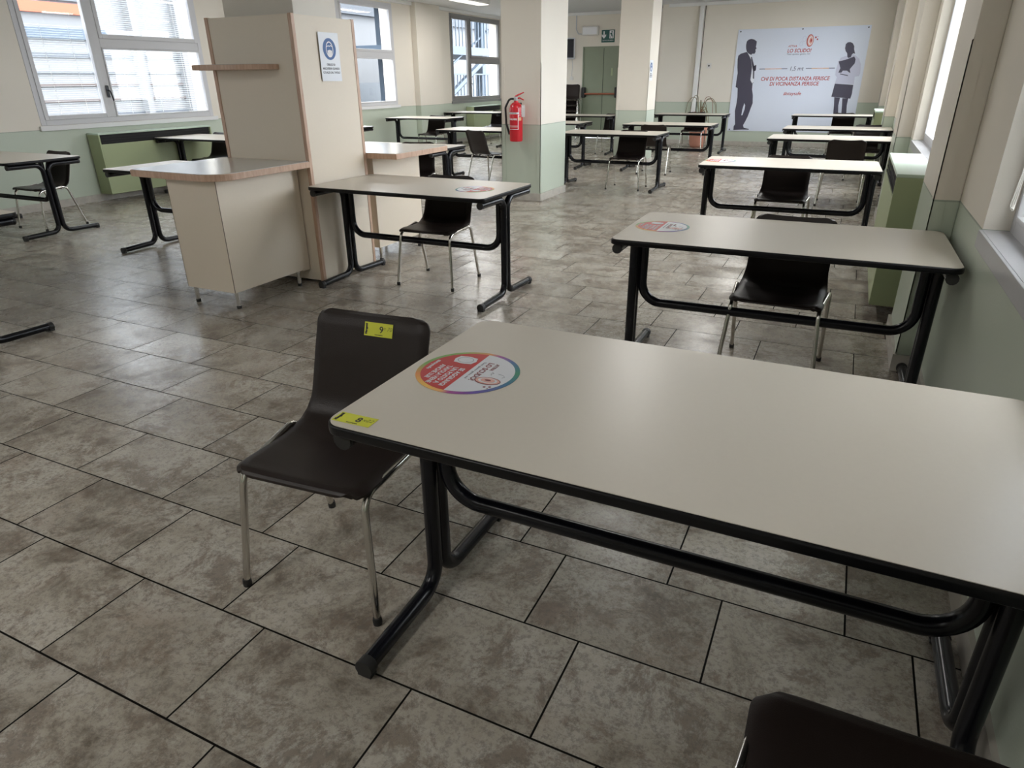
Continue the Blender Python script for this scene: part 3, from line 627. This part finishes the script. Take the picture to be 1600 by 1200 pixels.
# ------------------------------------------------------------------ fan-coil heaters
def heater(x, y, L_, s, label, z0=.09, z1=.86, dep=.21, name='radiator_cabinet'):
    # s=+1: back on the left wall, front faces +x
    h = thing(name, (x, y, 0), label=label, cat='heater', group=None)
    a, b_ = (0, dep) if s > 0 else (-dep, 0)
    fx0, fx1 = (dep-.012, dep) if s > 0 else (-dep, -dep+.012)
    MB().box(a, b_, -L_/2, L_/2, z1-.02, z1, .004).build('top_plate', 'radtop', h)
    for yy in (-L_/2, L_/2-.02): MB().box(a, b_, yy, yy+.02, z0, z1-.02, .003).build('end_panel', 'rad', h)
    MB().box(fx0, fx1, -L_/2+.02, L_/2-.02, z0, z1-.13, .003).build('front_panel', 'rad', h)
    q = MB()
    for k in range(3): zz = z1-.115+k*.03; q.box(fx0+(.004 if s > 0 else -.0), fx1-(.004 if s < 0 else 0), -L_/2+.03, L_/2-.03, zz, zz+.006)
    q.build('air_grille', 'dark', h)
    MB().box(a+.01, b_-.03 if s > 0 else b_-.01, -L_/2+.02, L_/2-.02, z0+.03, z1-.021).build('inner_casing', 'dark', h) if s > 0 else MB().box(a+.03, b_-.01, -L_/2+.02, L_/2-.02, z0+.03, z1-.021).build('inner_casing', 'dark', h)
    return h
heater(XL+.017, 6.6, 1.74, 1, 'green radiator cabinet with dark top slot under the blinds window', z1=.82)
heater(XL+.017, 16.2, 1.5, 1, 'green radiator cabinet under the grey-framed far left window', z1=.80)
heater(XR-.017, 5.2, 1.30, -1, 'green radiator cabinet with pale top behind the second table on the right', z1=.87)
heater(XR-.017, 13.4, 1.25, -1, 'small far green radiator cabinet by the right wall near the poster', z1=.87)

# ------------------------------------------------------------------ tables
TL, TW_, TZ = 1.392, .748, .72
def make_table():
    t = thing('canteen_table', (0, 0, 0))
    MB().prism(rrect(-TL/2, TL/2, -TW_/2, TW_/2, .045), TZ-.026, TZ-.0015, None, .007).build('edge_band', 'edge', t, True)
    MB().prism(rrect(-TL/2+.005, TL/2-.005, -TW_/2+.005, TW_/2-.005, .041), TZ-.0014, TZ).build('tabletop', 'top', t)
    R = .0225
    for sx_ in (-1, 1):
        X = sx_*.662
        for sy in (-1, 1):
            zt = TZ-.026-R+.0005
            path = fillet([(X, sy*.345, zt), (X, sy*.0235, zt), (X, sy*.0235, R+.012), (X, sy*.375, R+.004)], .075)
            lg = MB().tube(path, R, 14).build('leg', 'black', t, True)
            MB().tube([(X, sy*.352, R+.003), (X, sy*.380, R+.003)], .0255, 12).box(X-.02, X+.02, sy*.366-.013, sy*.366+.013, 0, .02).build('foot_cap', 'rubber', lg, True)
            MB().tube([(X, sy*.338, zt), (X, sy*.349, zt)], .0232, 12).build('end_cap', 'rubber', lg, True)
    X = .617
    MB().tube(fillet([(-X, 0, TZ-.03), (-X, 0, .33), (X, 0, .33), (X, 0, TZ-.03)], .10, 9), R, 14).build('stretcher', 'black', t, True)
    return t

# ------------------------------------------------------------------ chairs (local front towards -y)
def make_chair():
    c = thing('canteen_chair', (0, 0, 0))
    prof = [(-.212, .398), (-.2105, .405), (-.203, .412), (-.184, .417), (-.14, .419), (-.10, .417), (-.04, .414), (.02, .413), (.07, .416), (.105, .426), (.132, .446), (.150, .474), (.163, .51), (.180, .56), (.196, .61), (.212, .655), (.228, .700), (.238, .722), (.243, .735), (.247, .743)]
    P = [Vector((0, y, z)) for y, z in prof]
    P2 = []
    for i, (a, b_) in enumerate(zip(P, P[1:])):
        ns = 5 if (i < 6 or i > len(P)-7) else 2
        P2 += [a.lerp(b_, k/ns) for k in range(ns)]
    P = P2+[P[-1]]
    arc = [0]
    for a, b_ in zip(P, P[1:]): arc.append(arc[-1]+(b_-a).length)
    tot = arc[-1]; NU = 20; grid = []; norms = []
    for i, p in enumerate(P):
        t = (P[min(i+1, len(P)-1)]-P[max(i-1, 0)]).normalized(); n = Vector((0, -t.z, t.y))   # up for the seat, forward for the back
        s = arc[i]; q = s/tot
        W = .213 if q < .45 else .213-.016*min(1, (q-.45)/.15)
        for e_, r in ((max(0, p.y-P[0].y), .055), (tot-s, .042)):
            if e_ < r: W -= r-math.sqrt(max(0, r*r-(r-e_)**2))
        row = []
        for k in range(NU+1):
            u = -1+2*k/NU; au = abs(u)
            dish = -.010*(1-u*u) if q < .42 else -.018*(1-u*u)*min(1, (q-.42)/.1)
            if q < .42: dish *= min(1, s/.08)
            lip = -.016*max(0, (au-.86)/.14)**2
            end = min(s, tot-s); 
            row.append(p+Vector((u*W, 0, 0))+n*(dish+lip))
        grid.append(row); norms.append(n)
    q = MB(); th = .007; top = [[q.bm.verts.new(v) for v in row] for row in grid]; bot = [[q.bm.verts.new(v-norms[i]*th) for v in row] for i, row in enumerate(grid)]
    for G in (top, bot):
        for a, b_ in zip(G, G[1:]):
            for k in range(NU): q.bm.faces.new((a[k], a[k+1], b_[k+1], b_[k]))
    for i in range(len(grid)-1):
        for k in (0, NU): q.bm.faces.new((top[i][k], top[i+1][k], bot[i+1][k], bot[i][k]))
    for i in (0, len(grid)-1):
        for k in range(NU): q.bm.faces.new((top[i][k], top[i][k+1], bot[i][k+1], bot[i][k]))
    o = q.build('seat_shell', 'shell', c, True)
    R = .0105
    for sx_ in (-1, 1):
        loop = fillet([(sx_*.226, -.212, .012), (sx_*.198, -.170, .386), (sx_*.223, .105, .412), (sx_*.226, .222, .012)], [.055, .055], 8)
        mid = len(loop)//2
        midp = (loop[mid-1]+loop[mid])/2
        for nm, seg in (('f', loop[:mid]+[midp]), ('r', [midp]+loop[mid:])):
            l_ = MB().tube(seg, R, 10).build('leg', 'chrome', c, True)
            e0 = seg[0] if nm == 'f' else seg[-1]
            MB().lathe([(.0125, -.012), (.0135, .0), (.012, .012)], e0, 12).build('foot_cap', 'rubber', l_)
    for y in (-.13, .08):
        MB().tube([(-.20, y, .388), (.20, y, .388)], .008, 8).build('crossbar', 'chrome', c, True)
    q = MB()
    for x in (-.09, .09):
        for y in (-.13, .08): q.lathe([(.018, .384), (.018, .402)], (x, y, 0), 10)
    q.build('mount', 'rubber', c)
    return c

table0, chair0 = make_table(), make_chair(); used = set()
def place(proto, x, y, deg, label, cat, group=None, z=0):
    if proto.name in used: o = copy_tree(proto)
    else: o = proto; used.add(proto.name)
    o.location = (x, y, z); o.rotation_euler = (0, 0, math.radians(deg)); o['label'] = label; o['category'] = cat
    if group: o['group'] = group
    return o
GT, GC = 'canteen tables in the dining room', 'canteen chairs at the tables'
TABLES = [
 (-.223, 1.334, 0, 'large nearest pale table with yellow label 8 and bright round sticker'),
 (-.225, 3.312, .7, 'second pale table from the camera in the right row, touching the right wall'),
 (-.44, 6.349, 1.5, 'third pale table in the right row with faded round sticker, before the radiator cabinet'),
 (-2.653, 4.064, -.6, 'pale table with round sticker standing right beside the counter tower'),
 (-2.93, 9.32, 0, 'pale table just right of the extinguisher pillar, one chair under it'),
 (-2.64, 11.42, 0, 'pale table in front of the farther pillar, chair back at its near side'),
 (-2.989, 14.74, 0, 'pale table in front of the terracotta plant pot near the far wall'),
 (-.213, 9.283, 0, 'fourth pale table in the right row, chair back standing at its near side'),
 (-.205, 11.12, 0, 'fifth pale table in the right row, just behind the fourth one'),
 (-.40, 14.93, 0, 'farthest pale table in the right row, in front of the poster woman'),
 (-7.68, 4.17, 0, 'pale table at the left edge, in front of the left wall, chair behind it'),
 (-4.91, 1.92, 0, 'table cut off at the left picture edge with only its corner and foot showing'),
 (-5.02, 4.22, 0, 'table half hidden behind the front serving counter'),
 (-7.70, 6.86, 0, 'pale table standing against the green radiator cabinet under the blinds window'),
 (-7.65, 9.07, 0, 'table behind the tower with only its right tip showing'),
 (-7.65, 12.05, 0, 'pale table against the left wall below the pilaster, whole frame visible'),
 (-4.87, 9.39, 0, 'pale table behind the extinguisher pillar, chair back at its near side'),
 (-4.57, 6.57, 0, 'pale table behind the rear serving counter, blackish chair under it'),
 (-7.75, 14.45, 0, 'pale table in front of the grey-framed far left window'),
 (-4.74, 11.35, 0, 'table half hidden behind the extinguisher pillar, its right end showing'),
 (-5.0, 13.75, 0, 'pale table in front of the green exit door')]
TOBJ = [place(table0, x, y, a, l, 'table', GT) for x, y, a, l in TABLES]
CHAIRS = [
 (-1.205, 1.315, 4.5, 'dark brown chair with yellow label 9 at the end of the nearest table'),
 (.222, .75, 180, 'dark brown chair at the bottom right, partly cut off by the picture edge'),
 (-.19, 3.47, -2, 'dark brown chair under the second table of the right row'),
 (-.47, 6.54, 0, 'dark brown chair under the third table of the right row'),
 (-2.63, 4.215, 2, 'dark brown chair under the table beside the counter tower'),
 (-2.70, 9.30, 1, 'dark chair under the table right of the extinguisher pillar'),
 (-2.76, 11.02, 183, 'brown chair seen from behind, before the table near the farther pillar'),
 (-2.96, 14.80, 2, 'dark chair at the table before the terracotta plant pot'),
 (-.03, 8.98, 180, 'brown chair seen from behind, before the fourth table of the right row'),
 (.22, 11.40, 0, 'dark chair behind the fifth table of the right row by the right wall'),
 (-.20, 15.12, 0, 'brown chair behind the farthest table of the right row, before the poster'),
 (-7.53, 4.40, 0, 'dark chair at the table by the left picture edge, seen from its side'),
 (-8.03, 7.08, 0, 'dark chair at the table by the radiator cabinet, mostly hidden by the tower'),
 (-7.62, 12.22, 0, 'dark chair under the table against the left wall below the pilaster'),
 (-4.70, 9.05, 160, 'dark brown chair seen from behind, left of the extinguisher pillar'),
 (-4.40, 6.66, 22, 'dark chair under the table behind the rear serving counter'),
 (-7.42, 14.65, 0, 'dark chair at the table before the grey-framed far left window'),
 (-4.38, 13.75, 0, 'dark chair at the table before the green exit door')]
COBJ = [place(chair0, x, y, a, l, 'chair', GC) for x, y, a, l in CHAIRS]
NTH = ['lowest', 'second lowest', 'middle', 'second highest', 'topmost']
for k in range(5):
    place(chair0, -6.50, 16.92+.024*k, 12, NTH[k]+' dark chair of the stack beside the exit door', 'chair', 'stacked chairs by the exit door', z=.13*k)

# ------------------------------------------------------------------ round stickers on tables
RS = .130
def make_sticker():
    s = thing('round_sticker', (0, 0, 0))
    MB().prism(disc(RS, 64), 0, .0006).build('rainbow_ring', 'rainbow', s)
    r = RS*.905
    MB().prism(disc(r, 48, 0, 180), .0007, .0011).build('white_half', 'swhite', s)
    MB().prism(disc(r, 48, 180, 360), .0007, .0011).build('red_half', 'sred', s)
    z = .0014
    def tx(t, x, y, size, m, wd, bold=0): text(t, size, m, s, T(x, y, z), bold=bold, width=wd)
    tx('LO SCUDO!', -.013, .031, .021, 'smaroon', .114, .0004); tx('ATTIVA', -.048, .050, .014, 'smaroon', .042, .0002); tx('Tieni questo gesto, noi', -.015, .0135, .010, 'sgrey', .11)
    for t_, y, wd in (('SE AGGIUNGI', -.020, .112), ('UN POSTO A', -.039, .104), ('TAVOLA VIENE', -.058, .112), ('ANCHE LUI!', -.0765, .088)): tx(t_, -.011+wd/2-(.003 if y < -.05 else 0), y, .0185, 'swhite', wd, .0005)
    tx('#staysafe', -.004, -.1015, .014, 'swhite', .062, .0003)
    # plate drawing with small crown points
    pl = []
    for k in range(40):
        a = 2*PI*k/40; rr = .028*(1+.18*max(0, math.cos(4*(a-PI/4)))**4); pl.append((-.062+rr*math.cos(a)*.85, -.040+rr*math.sin(a)*1.08))
    MB().prism(pl, z, z+.0004).build('plate_drawing', 'swhite', s)
    q = MB(); o, i_ = disc(.020, 32), disc(.018, 32); vs = [q.bm.verts.new((x*.9-.062, y*1.1-.040, z+.0006)) for x, y in o+i_]
    for j in range(32): q.bm.faces.new((vs[j], vs[(j+1) % 32], vs[32+(j+1) % 32], vs[32+j]))
    q.build('plate_rim', 'sgrey', s)
    for i, (rx, ry, m) in enumerate(((.021, .034, 'smaroon'), (.018, .0315, 'ppink'), (.0145, .025, 'swhite'), (.011, .019, 'ppink'), (.004, .008, 'smaroon'))):
        MB().prism([(.032+rx*x-i*.0006, .071+ry*y) for x, y in disc(1, 28)], z+.0002*i, z+.0002*i+.0002).build('shield_ring', m, s)
    q = MB()
    for x, y, r_ in ((.066, .080, .0036), (.061, .092, .0036), (.070, .090, .0018)): q.prism([(x+r_*a, y+r_*b_) for a, b_ in disc(1, 12)], z, z+.0003)
    q.build('droplets', 'smaroon', s)
    q = MB()
    for pts in ([(-.020, .058), (-.014, .066), (-.008, .060), (.0, .066)], [(-.014, .078), (-.012, .092), (-.004, .100), (.004, .096)]):
        q.tube([(a, b_, z+.0003) for a, b_ in pts], .0004, 5)
    q.build('figure_outline', 'sgrey', s)
    return s
st0 = make_sticker(); SG_ = 'round stickers on the tables'
for x, y, a, l in [(-.762, 1.331, -90, 'bright round red and white sticker with rainbow rim on the nearest table'),
                   (-.762, 3.30, -90, 'round red and white sticker on the second table of the right row'),
                   (-1.0, 6.33, -88, 'faint round sticker on the third table of the right row'),
                   (-2.20, 4.03, 90, 'round red and white sticker on the table beside the counter tower')]:
    place(st0, x, y, a, l, 'sticker', SG_, z=TZ+.0003)

# ------------------------------------------------------------------ yellow lot labels
def lot_label(loc, rot, num, price, label, w_=.095, h_=.040):
    n = thing('lot_label', loc, label=label, cat='label'); n.rotation_euler = rot
    MB().prism([(-w_/2, -h_/2), (w_/2, -h_/2), (w_/2, h_/2), (-w_/2, h_/2)], 0, .0005).build('label_sheet', 'yellow', n)
    text(num, .028, 'ink', n, T(.010, .0, .0007), 'lot_number', bold=.0003)
    text(price, .017, 'yink', n, T(.030, .004, .0007), 'handwritten_price', shear=.3)
    text('Mangatti', .0095, 'ink', n, T(-w_/2+.007, 0, .0007) @ Matrix.Rotation(PI/2, 4, 'Z'), 'brand_lettering', bold=.0006)
    text('www.mangatti.it', .0042, 'ink', n, T(.002, -.0155, .0007), 'web_line', bold=.0001)
    return n
lot_label((-.858, 1.0045, TZ+.0004), (0, 0, math.radians(1.5)), '8', 'x22', 'yellow label marked 8 on the corner of the nearest table')
# on the chair backrest: find its plane from the chair's own profile
chm = Matrix.Translation((-1.205, 1.315, 0)) @ Matrix.Rotation(math.radians(4.5), 4, 'Z')
pl = chm @ Matrix.Translation((.026, .2405, .692)) @ Matrix.Rotation(math.radians(90-19.5), 4, 'X')
lot_label(pl.translation, pl.to_euler(), '9', '= 70', 'yellow label marked 9 on the backrest of the nearest chair', w_=.098, h_=.042)

# ------------------------------------------------------------------ potted plant
pp = thing('potted_plant', (-3.03, 15.75, 0), label='withered drooping plant in a terracotta pot before the far wall', cat='plant')
MB().lathe([(.13, 0), (.145, .01), (.16, .05), (.165, .05), (.165, .07), (.17, .08), (.19, .36), (.215, .37), (.215, .43), (.19, .43), (.19, .40)], seg=28).build('pot', 'terracotta', pp, True)
MB().lathe([(.185, .385), (.188, .405)], seg=24).build('soil', 'soil', pp)
q = MB(); q2 = MB(); rnd = random.Random(4)
for k in range(16):
    a = rnd.uniform(0, 2*PI); r = rnd.uniform(.18, .42); hgt = rnd.uniform(.65, 1.08); c_, s_2 = math.cos(a), math.sin(a)*.7
    pts = [(0, 0, .38), (.04*c_, .04*s_2, hgt*.7), (.35*r*c_, .35*r*s_2, hgt*.97), (.7*r*c_, .7*r*s_2, hgt), (r*c_, r*s_2, hgt*.88), (1.1*r*c_, 1.1*r*s_2, hgt*.65)]
    (q if k % 3 else q2).tube(fillet(pts, .08, 4), .006, 5)
q.build('leaf_blades', 'leaf', pp); q2.build('reddish_leaf_blades', 'leafr', pp)
MB().tube([(0, 0, .38), (.01, 0, .75), (-.01, .01, .95)], [.02, .018, .01], 8).build('stem', 'leaf', pp)

# ------------------------------------------------------------------ blind cords at the near right window
bc = thing('blind_cords', (XR+.07, 2.88, .95), label='loose cream blind cords hanging at the nearest right window', cat='cord')
for k, dx in enumerate((0, .012, .026)):
    MB().tube(fillet([(dx*.4-.01, -.02-dx*2, 1.6), (dx*.2-.012, -.01-dx, .5), (-.02-.01*k, .0-.02*k, .02), (-.03, -.05, .008+.003*k), (-.03, -.03+.015*k, .008+.002*k)], .03), .0022, 6).build('cord', 'cord', bc)

# ------------------------------------------------------------------ ceiling lamps added as fill light
def make_fill_lamp():
    l = thing('ceiling_fill_lamp', (0, 0, 0))
    MB().box(-.62, .62, -.14, .14, ZC-.07, ZC-.0, .01).build('lamp_body', 'crown', l)
    MB().box(-.59, .59, -.12, .12, ZC-.085, ZC-.070, .006).build('diffuser', emit('fill_lamp_diffuser', (1, .97, .92), 1.0), l)
    d = bpy.data.lights.new('fill_light', 'AREA'); d.shape = 'RECTANGLE'; d.size = 1.15; d.size_y = .22; d.energy = LAMP; d.color = (1, .975, .94)
    o = bpy.data.objects.new('fill_light', d); COL.objects.link(o); o.parent = l; o.location = (0, 0, ZC-.09)
    return l
LAMP = 26
lamp0 = make_fill_lamp()
lab = 'white fill lamp with long diffuser added under the ceiling'
for x, y in [(-7.2, 9.8), (-7.2, 13.2), (-5.3, 6.2), (-5.3, 10.2), (-1.6, 6.2), (-1.6, 10.2), (-1.6, 13.0), (-4.2, -.4), (-1.9, -.9)]:  # added to brighten the room; only the far left one has a visible glow
    place(lamp0, x, y, 90, lab, 'lamp', 'added ceiling fill lamps')
